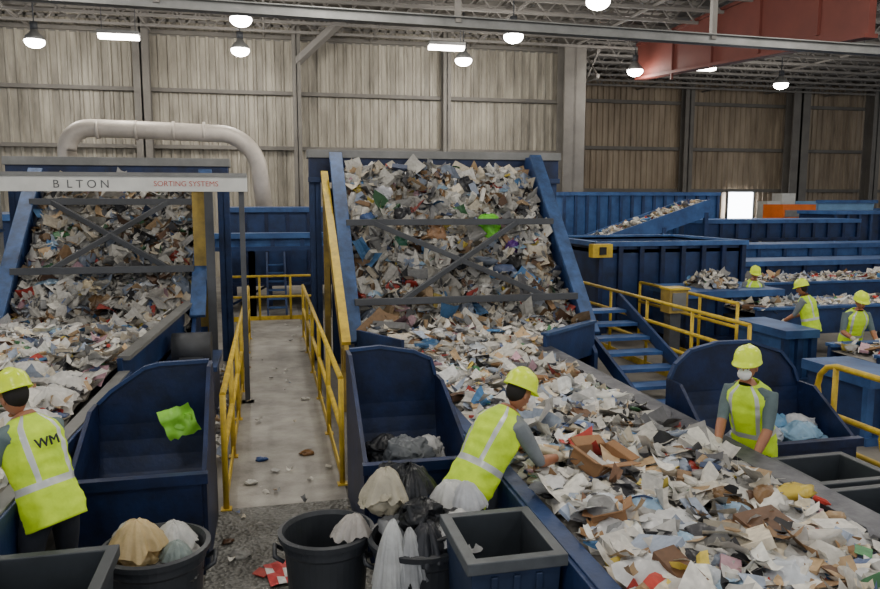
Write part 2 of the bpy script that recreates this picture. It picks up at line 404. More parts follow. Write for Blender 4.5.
flat_conv('sorting_conveyor',(1.72,1.72),(3.5,3.5),1.6,9.6,.12,.24,.9)
flat_conv('sorting_conveyor',(-3.8,-3.7),(-1.86,-1.72),1.6,9.0,.15,.12,.95,BLUE,STEEL)
g=G()
g.beam((3.62,9.5,.85),(4.74,10.4,.85),.05,.5,BLUE); g.beam((1.66,9.5,.85),(1.18,10.4,.85),.05,.5,BLUE)
g.beam((3.62,9.5,1.1),(4.74,10.4,1.1),.12,.04,BLUE3)
g.box(1.25,4.6,9.5,11.0,.3,.4,NAVY); g.box(1.4,1.5,9.9,10,0,.3,NAVY); g.box(4.3,4.4,9.9,10,0,.3,NAVY)
g.build('transfer_hopper')
g=G()
g.beam((-1.7,9.0,.92),(-1.2,11.5,1.2),.06,.4,BLUE); g.beam((-3.8,9.0,.95),(-3.75,11.6,1.35),.06,.4,BLUE)
g.beam((-1.66,9.0,1.12),(-1.16,11.5,1.42),.14,.05,STEEL); g.beam((-3.85,9.0,1.14),(-3.8,11.6,1.55),.12,.05,BLUE2)
g.prism_x([(9,.6),(11.6,.8),(11.6,.7),(9,.5)],-3.75,-1.5,NAVY)
for x in(-3.6,-1.7): g.box(x,x+.1,10,10.1,0,.6,NAVY)
g.build('transfer_hopper')

# rubbish beds
def hc(x,y):
    b=.9+.05*nz(x,y,2.2)
    if y>9.2: b+=.12*min(1,(y-9.2)/1.2)
    return max(b,.8+1.038*(y-10.6)-.2+.12*nz(x,y,1.4))
def xc(y):
    if y<9.5: return 1.72,3.5
    t=min(1,(y-9.5)/.9); return 1.72-.5*t,3.5+1.18*t
g=G(); bed(g,xc,1.8,10.6,hc,3500,.08,.24,1.3,.26,90,20,(120,116,110),110)
g.build('recyclables_on_belt',None,False,True)
g=G(); bed(g,lambda y:(1.22,4.68),10.5,13.35,hc,3800,.1,.33,.72,.65,60,24,(52,50,48),60)  # shade on the incline put into the colours: darker pieces and base
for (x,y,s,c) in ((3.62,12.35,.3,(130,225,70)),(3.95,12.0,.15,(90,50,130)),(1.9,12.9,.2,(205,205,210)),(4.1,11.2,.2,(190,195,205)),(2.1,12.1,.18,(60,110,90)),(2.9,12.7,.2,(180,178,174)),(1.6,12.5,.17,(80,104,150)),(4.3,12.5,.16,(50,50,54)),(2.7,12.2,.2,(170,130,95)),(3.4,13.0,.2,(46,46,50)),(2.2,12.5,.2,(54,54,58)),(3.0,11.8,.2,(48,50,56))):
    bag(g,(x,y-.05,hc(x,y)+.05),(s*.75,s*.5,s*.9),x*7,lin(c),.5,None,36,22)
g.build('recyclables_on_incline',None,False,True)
def hl(x,y):
    b=.95+.07*nz(x,y,2)
    if y>8: b+=(min(y,11)-8)*.07
    return max(b,1.15+.891*(y-11.3)-.18+.1*nz(x,y,1.5))
def xl(y):
    t=max(0,min(1,(y-8.6)/2.6)); return -3.75,-1.86+.5*t
g=G(); bed(g,xl,2.0,11.3,hl,3600,.08,.27,1.3,.36,90,20,(120,116,110),130)
for i,(x,y,s) in enumerate(((-2.1,7.6,.24),(-2.15,6.9,.25),(-2.6,8.8,.2),(-2.1,8.3,.2),(-2.2,6.2,.22))):
    drape(g,(x,y,hl(x,y)+.16),s*1.2,.14,i+20,lin((232,230,224)))
g.build('recyclables_on_belt',None,False,True)
g=G(); bed(g,lambda y:(-3.62,-1.15),11.2,13.75,hl,2200,.1,.3,.74,.6,50,20,(54,52,50),40)  # shaded slope painted in: piece and base colours darkened
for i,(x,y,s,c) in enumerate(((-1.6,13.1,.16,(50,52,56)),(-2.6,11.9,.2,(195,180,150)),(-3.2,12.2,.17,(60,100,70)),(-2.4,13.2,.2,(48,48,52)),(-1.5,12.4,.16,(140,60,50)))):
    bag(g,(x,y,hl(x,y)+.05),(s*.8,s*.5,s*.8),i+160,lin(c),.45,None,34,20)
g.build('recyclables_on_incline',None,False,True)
CARD=mk('cardboard',(152,114,80),.8,0,.25,4)
def cardbox(x,y,z,s,rz,tx):
    g=G()
    g.box(-s,s,-s*.7,s*.7,-.01,0,CARD)
    for a in(-1,1):
        g.box(a*s-.006,a*s+.006,-s*.7,s*.7,0,s*.6,CARD); g.box(-s,s,a*s*.7-.006,a*s*.7+.006,0,s*.6,CARD)
        g.beam((a*s*1.0,0,s*.6),(a*s*1.45,0,s*.72),s*1.35,.008,CARD); g.beam((0,a*s*.7,s*.6),(0,a*s*1.1,s*.75),s*1.9,.008,CARD)
    o=g.build('cardboard_box'); o.location=(x,y,z); o.rotation_euler=(tx,.15,rz)
cardbox(2.35,5.0,.93,.19,.5,.3); cardbox(2.05,4.15,.9,.14,1.1,-.3); cardbox(-2.5,7.9,1.0,.14,.3,.3); cardbox(2.8,7.4,.92,.12,.2,.2)

# ------------------------------------------------------------------ chutes
def chute(name,x0,x1,y0,y1,prof,zf,ml=BLUE):
    g=G(); w=x1-x0; t=.035
    back=[(x0,.1)]+[(x0+w*fx,z) for fx,z in prof]+[(x1,.1)]
    g.prism_y(back[::-1],y1,y1+t,NAVY)
    pz0=prof[0][1]; pz1=prof[-1][1]
    g.prism_x([(y0,.0),(y1,.0),(y1,pz0),(y1-.25,pz0),(y0,zf)],x0-t,x0,ml)
    g.prism_x([(y0,.0),(y1,.0),(y1,pz1),(y1-.25,pz1),(y0,zf)],x1,x1+t,ml)
    g.box(x0,x1,y0-t,y0,0,zf,ml)
    g.box(x0-.05,x1+.05,y0-.07,y0+.01,zf-.05,zf+.03,NAVY)
    n=8
    for k in range(n):
        a0=k/n;a1=(k+1)/n
        f=lambda a:(y1-.02-.55*(1-cos(a*pi/2)), .95-.75*sin(a*pi/2))
        p,q=f(a0),f(a1)
        g.add([(x0,p[0],p[1]),(x1,p[0],p[1]),(x1,q[0],q[1]),(x0,q[0],q[1])],[(0,1,2,3)],NAVY)
    pr=[(x0+w*fx,z) for fx,z in prof]
    for i in range(len(pr)-1): g.beam((pr[i][0],y1,pr[i][1]),(pr[i+1][0],y1,pr[i+1][1]),.06,.03,BLUE)
    return g.build(name)
chute('sorting_chute',-1.5,-.56,5.85,6.9,[(0,1.14),(.12,1.25),(.42,1.44),(.55,1.47),(1,1.48)],.8,NAVY)
chute('sorting_chute',.72,1.56,5.75,7.1,[(0,1.48),(.35,1.5),(.75,1.44),(.95,1.36),(1,1.2)],.8,NAVY)
chute('sorting_chute',3.95,5.45,5.95,6.8,[(0,1.1),(.04,1.24),(.15,1.38),(.35,1.45),(.6,1.45),(.85,1.33),(.96,1.15),(1,1.0)],.62,NAVY)
GRN=mk('green_film',(140,210,66),.35,0,.2,4)
g=G(); vs=[]
for i in range(9):
    for j in range(9):
        u=(i-4)/4; v=(j-4)/4; q=Vector((u*1.4,v*1.4,2))
        vs.append(Vector((-.78+.13*u*.95-.05*v,6.45+.06*noise.noise(q)+.04*u,1.06+.12*v+.03*u+.03*noise.noise(q*2))))
g.add(vs,[(i*9+j,i*9+j+1,i*9+j+10,i*9+j+9) for i in range(8) for j in range(8)],GRN,None,True)
bag(g,(-.77,6.48,1.05),(.11,.03,.08),4,lin((130,195,60)),.4,GRN,20,14); g.build('green_plastic_bag',None,True,False)
g=G()
for i,(x,y,z,s,c) in enumerate(((4.7,6.3,.58,.2,(205,212,222)),(5.1,6.25,.56,.22,(150,190,220)),(5.2,6.45,.58,.2,(210,212,216)),(4.45,6.2,.56,.2,(190,195,205)),(4.9,6.5,.62,.2,(120,175,215)))):
    bag(g,(x,y,z),(s,s*.8,s*.6),i+40,lin(c),.5); drape(g,(x,y,z+.15),s*.85,.12,i+43,lin(c))
g.build('plastic_bag_heap',None,False,True)
g=G()
for i,(x,y,z,s,c) in enumerate(((1.1,6.2,.72,.2,(120,125,130)),(1.32,6.3,.7,.16,(200,200,200)),(.95,6.4,.7,.18,(60,62,66)))):
    bag(g,(x,y,z),(s,s*.8,s*.6),i+50,lin(c),.5); drape(g,(x,y,z+.13),s*.8,.1,i+53,lin(c))
g.build('plastic_bag_heap',None,False,True)

# ------------------------------------------------------------------ bins
def sq_bin(x0,x1,y0,y1,h,m=BIN2,rim=BIN2):
    g=G(); tp=.05
    def ring(z,o,s=0): return [(x0+s+o,y0+s+o,z),(x1-s-o,y0+s+o,z),(x1-s-o,y1-s-o,z),(x0+s+o,y1-s-o,z)]
    vs=ring(0,0,tp)+ring(h-.07,0,0)+ring(h-.07,-.03)+ring(h,-.03)+ring(h,.035)+ring(.05,.03,tp)
    def quads(k): return [(k*4+i,k*4+(i+1)%4,k*4+(i+1)%4+4,k*4+i+4) for i in range(4)]
    g.add(vs,[(3,2,1,0)]+quads(0)+[(20,21,22,23)],m)
    o=len(g.v)-24
    for kk,mm in((1,rim),(2,rim),(3,rim),(4,BIN2)):
        k=g.mi(mm)
        for q in quads(kk): g.f.append(tuple(i+o for i in q)); g.m.append(k); g.sm.append(False)
    for i in range(1,4):
        xx=x0+(x1-x0)*i/4; g.beam((xx,y0+tp*.9,.1),(xx,y0-.005,h-.1),.04,.02,m)
    return g.build('square_sorting_bin',bevel=.006)
sq_bin(1.02,1.54,3.72,4.34,.96,mk('blue_bin_body',(42,56,82),.5,0,.3,5),mk('worn_bin_rim',(84,88,92),.5,0,.3,8)); sq_bin(-1.52,-.9,3.62,4.3,.98)
sq_bin(3.9,4.55,4.55,5.1,.84); sq_bin(3.86,4.5,3.8,4.42,.84)
def lathe_bin(x,y,r,h):
    e=empty('round_trash_bin',(x,y,0)); g=G(); seg=40
    prof=[(.001,0),(r*.74,0),(r*.78,.04),(r*.93,h-.12),(r*.97,h-.1),(r*.97,h-.04),(r*1.06,h-.035),(r*1.07,h),(r*.98,h+.008),(r*.93,h-.02),(r*.88,h-.25),(r*.74,.05),(.001,.05)]
    vs=[(q*cos(2*pi*i/seg),q*sin(2*pi*i/seg),z) for q,z in prof for i in range(seg)]
    fs=[(k*seg+i,k*seg+(i+1)%seg,(k+1)*seg+(i+1)%seg,(k+1)*seg+i) for k in range(len(prof)-1) for i in range(seg)]
    g.add(vs,fs,BINM)
    for a in (-1,1): g.tube([(r*.95*a,-.09,h-.16),(r*1.14*a,-.09,h-.12),(r*1.14*a,.09,h-.12),(r*.95*a,.09,h-.16)],.015,BINM,8)
    g.build('bin_body',e,False); return e
lathe_bin(.32,4.85,.3,.72); lathe_bin(.92,4.62,.33,.72); lathe_bin(-.77,4.9,.32,.70)
g=G()
for i,(x,y,z,sx,sy,sz,c) in enumerate(((.86,4.9,.98,.17,.13,.12,(40,42,46)),(.92,4.58,.86,.15,.12,.12,(44,46,50)),(1.04,4.52,.8,.18,.14,.11,(50,52,56)),(.92,4.7,.74,.26,.22,.14,(150,152,156)),(.72,4.8,.9,.13,.12,.1,(190,182,160)))):
    bag(g,(x,y,z),(sx,sy,sz),i+60,lin(c),.5)
for i,(x,y,z,R,h,c,d) in enumerate(((.72,4.82,1.09,.16,.2,(208,200,178),(0,0)),(.9,4.86,1.08,.17,.22,(44,46,50),(.02,0)),(1.14,4.74,1.0,.18,.2,(232,232,230),(.03,0)),(1.12,4.46,.9,.17,.2,(232,232,230),(.02,-.02)),
      (.7,4.42,.86,.12,.42,(220,222,222),(-.01,-.03)),(.92,4.44,.86,.14,.22,(62,64,70),(0,-.03)),(.5,4.72,.84,.13,.14,(200,194,188),(-.03,0)),(1.22,4.6,1.04,.12,.16,(216,218,222),(.02,0)),(.8,4.4,.82,.1,.34,(196,198,200),(.02,-.04)))):
    drape(g,(x,y,z),R,h,i*3.3+61,lin(c),d,18,72,1.2)
g.build('plastic_bag_heap',None,False,True)
g=G()
for i,(x,y,z,sx,sy,sz,c) in enumerate(((-.86,4.85,.68,.14,.14,.12,(206,182,132)),(-.66,4.95,.62,.13,.12,.1,(210,210,206)),(-.77,4.9,.54,.24,.24,.1,(120,120,118)))):
    bag(g,(x,y,z),(sx,sy,sz),i+80,lin(c),.5)
for i,(x,y,z,R,h,c) in enumerate(((-.87,4.83,.88,.17,.17,(216,192,142)),(-.66,4.95,.8,.14,.13,(214,214,210)),(-.93,5.02,.8,.13,.12,(224,222,216)),(-.63,4.78,.75,.1,.1,(150,164,160)))):
    drape(g,(x,y,z),R,h,i*5.1+83,lin(c),(0,0),18,72)
g.build('plastic_bag_heap',None,False,True)

# ------------------------------------------------------------------ walkway + railings
g=G(); g.box(-.5,.68,7.0,21,0,.03,WALKM); g.build('walkway_slab')
g=G(); g.box(-.55,.72,2.5,7.0,0,.035,PLATE); g.build('diamond_plate_platform')
def railing(name,a,b,h=1.1,n=4,rails=(1.1,.6),mat=YEL,kick=True):
    g=G(); a=Vector(a);b=Vector(b)
    for r in rails: g.tube([a+Vector((0,0,r)),b+Vector((0,0,r))],.03,mat,10)
    for i in range(n+1):
        p=a.lerp(b,i/n); g.tube([p,p+Vector((0,0,h))],.028,mat,8); g.box(p.x-.05,p.x+.05,p.y-.05,p.y+.05,p.z,p.z+.015,mat)
    if kick: g.beam(a+Vector((0,0,.07)),b+Vector((0,0,.07)),.015,.12,mat)
    return g.build(name)
railing('yellow_guardrail',(-.46,7.0,.03),(-.46,16,.03),n=6)
railing('yellow_guardrail',(.66,7.4,.03),(.66,16,.03),n=5)
railing('yellow_guardrail',(6.35,8.9,.0),(6.35,14.6,.0),h=1.22,n=4,rails=(1.22,.85,.5))
railing('yellow_guardrail',(5.3,12.3,.0),(5.3,14.6,.0),h=1.1,n=2,rails=(1.1,.6))
railing('yellow_guardrail',(-1.0,18.5,0),(1.2,18.5,0),h=1.1,n=3)
railing('yellow_guardrail',(7.6,11.0,0),(7.6,14.4,0),h=1.2,n=3,rails=(1.2,.8))
g=G()
x=5.85
for top,low in ((1.15,.62),):
    pts=[(x,3.2,top),(x,6.7,top)]+[(x,6.7+.26*sin(t*pi/6),top-.265+.265*cos(t*pi/6)) for t in range(1,7)]+[(x,3.2,low)]
    g.tube(pts,.032,YEL,10)
for yy in (3.4,4.6,5.7,6.7): g.tube([(x,yy,0),(x,yy,1.15)],.03,YEL,8); g.box(x-.06,x+.06,yy-.06,yy+.06,0,.015,YEL)
g.tube([(x,3.2,.3),(x,6.8,.3)],.028,YEL,8)
g.build('yellow_guardrail')
g=G()
x=5.62
pts=[(x,3.2,.85),(x,5.6,.85)]+[(x,5.6+.2*sin(t*pi/6),.65+.2*cos(t*pi/6)) for t in range(1,7)]+[(x,3.2,.45)]
g.tube(pts,.03,YEL,10)
for yy in (3.6,4.7,5.6): g.tube([(x,yy,0),(x,yy,.85)],.028,YEL,8)
g.build('yellow_guardrail')
railing('yellow_guardrail',(6.9,4.6,0),(6.9,6.9,0),n=2)
g=G(); g.box(6.65,6.85,11.5,11.7,0,1.1,STEELD); g.box(6.6,6.95,11.45,11.75,1.0,1.4,YELD); g.box(6.65,6.9,11.43,11.45,1.05,1.35,STEEL)
g.box(6.58,6.97,11.42,11.78,1.4,1.43,YEL); g.build('control_cabinet')
g=G()
vs=[]
for i in range(6):
    for j in range(5):
        u=i/5;v=j/4; vs.append((-.06+.3*u-.06*v,5.42+.36*v+.05*u,.05+.035*abs(noise.noise(Vector((u*3,v*3,1))))*2))
for i in range(5):
    for j in range(4):
        a=i*5+j; q=[vs[a],vs[a+1],vs[a+6],vs[a+5]]
        g.add(q,[(3,2,1,0)],TRASH,lin((196,66,66) if noise.noise(Vector((i*.9,j*.9,4)))>-.05 else (226,222,218)))
for (x,y,s,c) in ((-.15,8.3,.07,(60,90,150)),(.35,8.4,.09,(150,110,70)),(-.25,7.6,.07,(210,208,200)),(.45,10.8,.07,(205,200,190)),(-.3,6.0,.09,(150,148,144))):
    bag(g,(x,y,.05),(s,s*.6,s*.3),x*9+y,lin(c),.5,None,16,10)
for _ in range(55):
    x=random.uniform(-.42,.6);y=random.choice((random.uniform(3.5,8),random.uniform(8,18)))
    piece(g,(x,y,.055),(0,0,1),random.uniform(.03,.11),.9,.08)
g.build('floor_litter',None,False,True)
g=G()
for _ in range(260):
    piece(g,(random.uniform(-1.3,-.6),random.uniform(8,13),.05+random.random()*.1),(0,0,1),random.uniform(.06,.16),.9,.3)
g.build('floor_litter',None,False,True)

# ------------------------------------------------------------------ sign beam, posts, cabinet at left
g=G(); g.box(-6,-.28,10.8,10.95,3.03,3.26,WHITE); g.box(-6,-.28,10.78,10.8,3.23,3.28,STEEL)
g.box(-.40,-.33,10.86,10.93,0,3.03,STEELD); g.box(-.45,-.28,10.8,11.0,0,.03,STEELD); g.box(-6,-5.88,10.82,10.95,0,3.03,STEEL)
so=g.build('sign_gantry')
def text(s,loc,size,mat,parent):
    c=bpy.data.curves.new('lettering','FONT'); c.body=s; c.size=size; c.extrude=.002; c.materials.append(mat)
    o=bpy.data.objects.new('lettering',c); scene.collection.objects.link(o); o.location=loc; o.rotation_euler=(pi/2,0,0); o.parent=parent
text('B  L T O N',(-2.75,10.797,3.075),.15,GREYT,so); text('SORTING SYSTEMS',(-1.5,10.797,3.1),.1,REDT,so)
g=G(); g.box(-1.12,-.88,11.9,12.1,0,3.2,YELD); g.box(-.92,-.8,11.6,11.7,0,3.2,STEELD); g.box(-1.2,-.8,11.85,12.15,0,.04,YELD); g.box(-1.2,-.8,11.8,12.2,3.1,3.22,YELD); g.build('support_post')
g=G(); g.box(-5.6,-4.25,12.0,13.6,0,3.3,WHITE)
for z in (.8,1.6,2.4): g.box(-5.62,-4.23,11.97,13.62,z,z+.05,BLUE2)
g.box(-5.3,-4.5,11.96,12.0,1.8,2.9,STEEL); g.build('control_cabinet')
g=G(); g.box(-1.35,-.75,9.9,11.0,.0,.75,NAVY); g.tube([(-1.3,10.4,.95),(-.8,10.4,.95)],.2,STEELD,18); g.box(-1.2,-.9,10.2,10.6,.7,.85,STEELD); g.box(-1.4,-.7,9.85,11.05,.72,.78,BLUE); g.build('drive_motor')
g=G()
for i in range(6): g.box(-.05,.35,19.2+i*.22,19.45+i*.22,.2*i+.2,.2*i+.23,BLUE2)
g.beam((-.08,19.1,.0),(-.08,20.6,1.5),.05,.16,BLUE); g.beam((.38,19.1,.0),(.38,20.6,1.5),.05,.16,BLUE); g.build('blue_stair')

# ------------------------------------------------------------------ background machinery
def machine(name,x0,x1,y0,y1,z0,z1,mat=BLUE,mat2=NAVY,ribs=6,legs=True,top=None):
    g=G(); g.box(x0,x1,y0,y1,z0,z1,mat)
    n=ribs
    for i in range(n+1):
        x=x0+(x1-x0)*i/n; g.box(x-.05,x+.05,y0-.08,y0,z0,z1,mat2)
    g.box(x0-.06,x1+.06,y0-.12,y1+.06,z1-.1,z1+.03,top or BLUE2); g.box(x0-.06,x1+.06,y0-.12,y0,z0,z0+.1,mat2)
    if legs and z0>.05:
        for i in range(4):
            x=x0+.1+(x1-x0-.2)*i/3
            for y in(y0+.1,y1-.1): g.box(x-.08,x+.08,y-.08,y+.08,0,z0,mat2)
        g.beam((x0+.1,y0+.1,.05),(x0+(x1-x0)/3,y0+.1,z0),.06,.06,mat2)
    return g.build(name)
machine('baler',-1.2,2.2,21,24,.6,2.7); machine('transfer_conveyor',-4.2,1.5,18.8,19.0,1.7,2.1,BLUE2,BLUE,8)
machine('waste_container',-9.5,-4.4,17,21,.3,2.6,BLUE,NAVY,8)
machine('screen_machine',4.9,5.6,15,17,.5,2.7,STEELD,NAVY,3)
machine('shipping_container',10.4,16.6,25.6,28.1,.1,3.2,BLUE2,BLUE,14)
g=G(); X0,X1,Y0,Y1=6.9,10.4,15,18
for a in ((X0,X1,Y0,Y0+.08),(X0,X1,Y1-.08,Y1),(X0,X0+.08,Y0,Y1),(X1-.08,X1,Y0,Y1)): g.box(*a,.3,1.98,BLUE)
g.box(X0,X1,Y0,Y1,1.78,1.86,mk('dusty_cover',(120,132,118),.8,0,.3,2))
for a in ((X0-.1,X1+.1,Y0-.1,Y0+.08),(X0-.1,X1+.1,Y1-.08,Y1+.1),(X0-.1,X0+.08,Y0,Y1),(X1-.08,X1+.1,Y0,Y1)): g.box(*a,1.93,2.03,BLUE2)
for i in range(8): x=X0+(X1-X0)*i/7; g.box(x-.05,x+.05,Y0-.09,Y0,.3,1.95,NAVY)
for x in (X0+.2,X1-.2):
    for y in(Y0+.2,Y1-.2): g.box(x-.1,x+.1,y-.1,y+.1,0,.3,NAVY)
g.build('feed_hopper')
g=G(); g.box(6.6,7.05,14.6,14.8,1.72,2.0,YEL); g.box(6.75,6.9,14.57,14.6,1.78,1.94,BLACK); g.box(6.78,6.88,14.68,14.8,.0,1.72,NAVY); g.build('warning_sign')
machine('sorting_platform',7.8,9.8,12.9,14.2,.2,1.15,BLUE,NAVY,6)
g=G(); bed(g,lambda y:(8.3,9.1),13.1,13.9,lambda x,y:1.2+.22*max(0,1-((x-8.7)**2+(y-13.5)**2)*5),150,.1,.22,1,.5,8,8); g.build('recyclables_pile',None,False,True)
def elev(name,p,q,w,mat=BLUE2):
    g=G(); p=Vector(p);q=Vector(q)
    g.beam(p,q,w,.06,RUB)
    for s_ in(-1,1): g.beam(p+Vector((0,s_*w/2,.12)),q+Vector((0,s_*w/2,.12)),.06,.5,mat)
    for t in(.1,.55,.95):
        c=p.lerp(q,t)
        for s_ in(-1,1): g.beam((c.x,c.y+s_*w/2,0),(c.x,c.y+s_*w/2,c.z),.12,.12,BLUE)
    g.build(name)
    g=G()
    for _ in range(260):
        c=p.lerp(q,random.random()); piece(g,(c.x,c.y+random.uniform(-w*.4,w*.4),c.z+.25+random.random()*.1),(0,0,1),random.uniform(.12,.28),1.1,.5)
    vs=[p+Vector((0,-w*.45,.2)),q+Vector((0,-w*.45,.2)),q+Vector((0,w*.45,.2)),p+Vector((0,w*.45,.2))]
    g.add(vs,[(0,1,2,3)],TRASH,lin((110,108,104))); g.build('recyclables_on_belt',None,False,True)
elev('elevating_conveyor',(10.0,22,1.45),(13.6,22,2.6),1.4)
machine('walkway_conveyor',14.2,20.2,22.6,24.2,1.55,2.25,BLUE,NAVY,10)
machine('walkway_conveyor',11.5,22,19.6,20.6,1.15,1.6,BLUE2,BLUE,12)
machine('baler',20.9,23.5,24.5,26.5,.4,2.5,NAVY,BLUE,5)
machine('screen_machine',24,32,25,28,.2,1.9,BLUE,NAVY,10)
machine('waste_container',28.5,31.5,33,36,.1,2.5,BLUE2,BLUE,6)
machine('waste_container',13.5,17.5,31,34,.1,2.9,BLUE2,BLUE,6)
for (x,y,s,h) in ((25.3,34,.8,2.9),(26.3,34.2,.8,3.3),(27.2,33,.7,2.5)):
    g=G(); g.box(x-s/2,x+s/2,y,y+s,.15,h,WHITE); g.box(x-s/2-.04,x+s/2+.04,y-.04,y+s+.04,0,.15,STEELD)
    g.box(x-s/2-.02,x+s/2+.02,y-.02,y+s+.02,h*.5,h*.5+.05,STEEL); g.build('paper_bale_stack')
g=G(); g.box(22.5,24.2,29.6,31,2.0,2.75,ORANGE); g.box(22.5,24.2,29.6,31,.5,2.0,STEELD)
for x in(22.8,23.8): g.tube([(x,29.5,.45),(x,29.75,.45)],.45,BLACK,20); g.tube([(x,30.85,.45),(x,31.1,.45)],.45,BLACK,20)
g.box(22.6,24.0,29.55,29.6,2.2,2.5,STEEL); g.build('orange_loader')
g=G(); g.prism_y([(24.9,.6),(27.3,.6),(27.7,2.9),(24.6,2.9)],30,31.5,mk('pale_blue',(120,160,200),.6,0,.2,2)); g.box(25,25.2,30.2,31.3,0,.6,NAVY); g.box(27,27.2,30.2,31.3,0,.6,NAVY); g.box(24.5,27.8,29.9,30,2.8,2.95,BLUE2); g.build('tipping_hopper')
g=G(); g.box(25.7,27.3,38.6,38.65,1.7,3.4,WINL)
for a in ((25.6,27.4,1.6,1.7),(25.6,27.4,3.4,3.5)): g.box(a[0],a[1],38.55,38.69,a[2],a[3],STEEL)
g.box(25.6,25.7,38.55,38.69,1.7,3.4,STEEL); g.box(27.3,27.4,38.55,38.69,1.7,3.4,STEEL); g.build('window_1')

def cross_belt(x0,x1,y0,y1,z):
    g=G(); g.box(x0,x1,y0,y1,z-.2,z-.12,RUB)
    for y in(y0,y1): g.beam((x0,y,z-.15),(x1,y,z-.15),.06,.5,BLUE); g.beam((x0,y,z+.1),(x1,y,z+.1),.16,.05,BLUE2)
    x=x0+.2
    while x<x1:
        for y in(y0,y1): g.box(x-.06,x+.06,y-.06,y+.06,0,z-.35,BLUE)
        x+=1.8
    g.build('cross_conveyor',bevel=.005)
    g=G(); bed(g,lambda y:(x0,x1),y0+.05,y1-.05,lambda x,y:z+.06+.05*nz(x,y,2),int((x1-x0)*(y1-y0)*120),.1,.22,1.5,.4,6,40,(130,126,120))
    g.build('recyclables_on_belt',None,False,True)
cross_belt(10.2,22,15.2,16.8,.9); cross_belt(8.6,18,11.9,13.0,.85); cross_belt(7.8,15,8.2,9.1,.75)
machine('sorting_platform',10.6,24,17.4,18.4,.2,1.3,BLUE,NAVY,12)
machine('divider_bunker',7.9,8.4,10.2,11.4,.0,.85,BLUE2,BLUE,2,False); machine('divider_bunker',6.9,7.5,7.4,8.4,.0,.8,BLUE,BLUE2,2,False); machine('divider_bunker',7.9,12,6.9,7.7,.0,.7,BLUE,BLUE2,6,False)
g=G()
for i in range(7): g.box(4.95,5.95,9.2+i*.42,9.5+i*.42,.16*i+.04,.16*i+.09,BLUE2)
g.beam((4.92,9.0,.05),(4.92,12.1,1.2),.05,.2,BLUE); g.beam((5.98,9.0,.05),(5.98,12.1,1.2),.05,.2,BLUE); g.build('blue_stair')

# ------------------------------------------------------------------ people
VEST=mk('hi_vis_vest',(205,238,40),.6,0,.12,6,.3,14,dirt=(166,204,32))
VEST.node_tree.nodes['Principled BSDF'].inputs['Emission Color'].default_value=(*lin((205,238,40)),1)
VEST.node_tree.nodes['Principled BSDF'].inputs['Emission Strength'].default_value=.1  # faint glow set into the vest material, not a light source
REFL=mk('reflective_tape',(205,208,205),.35,.2,.1,6)
SHIRT=mk('grey_shirt',(116,122,126),.85,0,.2,8,.2,20); SHIRT2=mk('teal_grey_shirt',(96,112,114),.85,0,.2,8,.2,20)
PANTS=mk('dark_trousers',(44,48,58),.85,0,.25,8,.2,20); BOOT=mk('work_boot',(40,34,30),.7,0,.2,8)
SKIN=mk('skin',(160,108,80),.5,0,.1,10); HAIR=mk('hair',(28,22,20),.7,0,.2,20)
GLOVE=mk('work_glove',(196,186,164),.8,0,.2,14); GLOVED=mk('dark_glove',(48,48,52),.8,0,.2,14)
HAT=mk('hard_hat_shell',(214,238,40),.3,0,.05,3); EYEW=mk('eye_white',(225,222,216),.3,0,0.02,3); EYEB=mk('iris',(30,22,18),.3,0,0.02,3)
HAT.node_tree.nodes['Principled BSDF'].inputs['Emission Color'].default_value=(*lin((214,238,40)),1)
HAT.node_tree.nodes['Principled BSDF'].inputs['Emission Strength'].default_value=.12  # slight emission added to brighten the shell
LIP=mk('lips',(128,66,58),.5,0,.05,10); MASK=mk('dust_mask',(232,232,230),.8,0,.05,10)

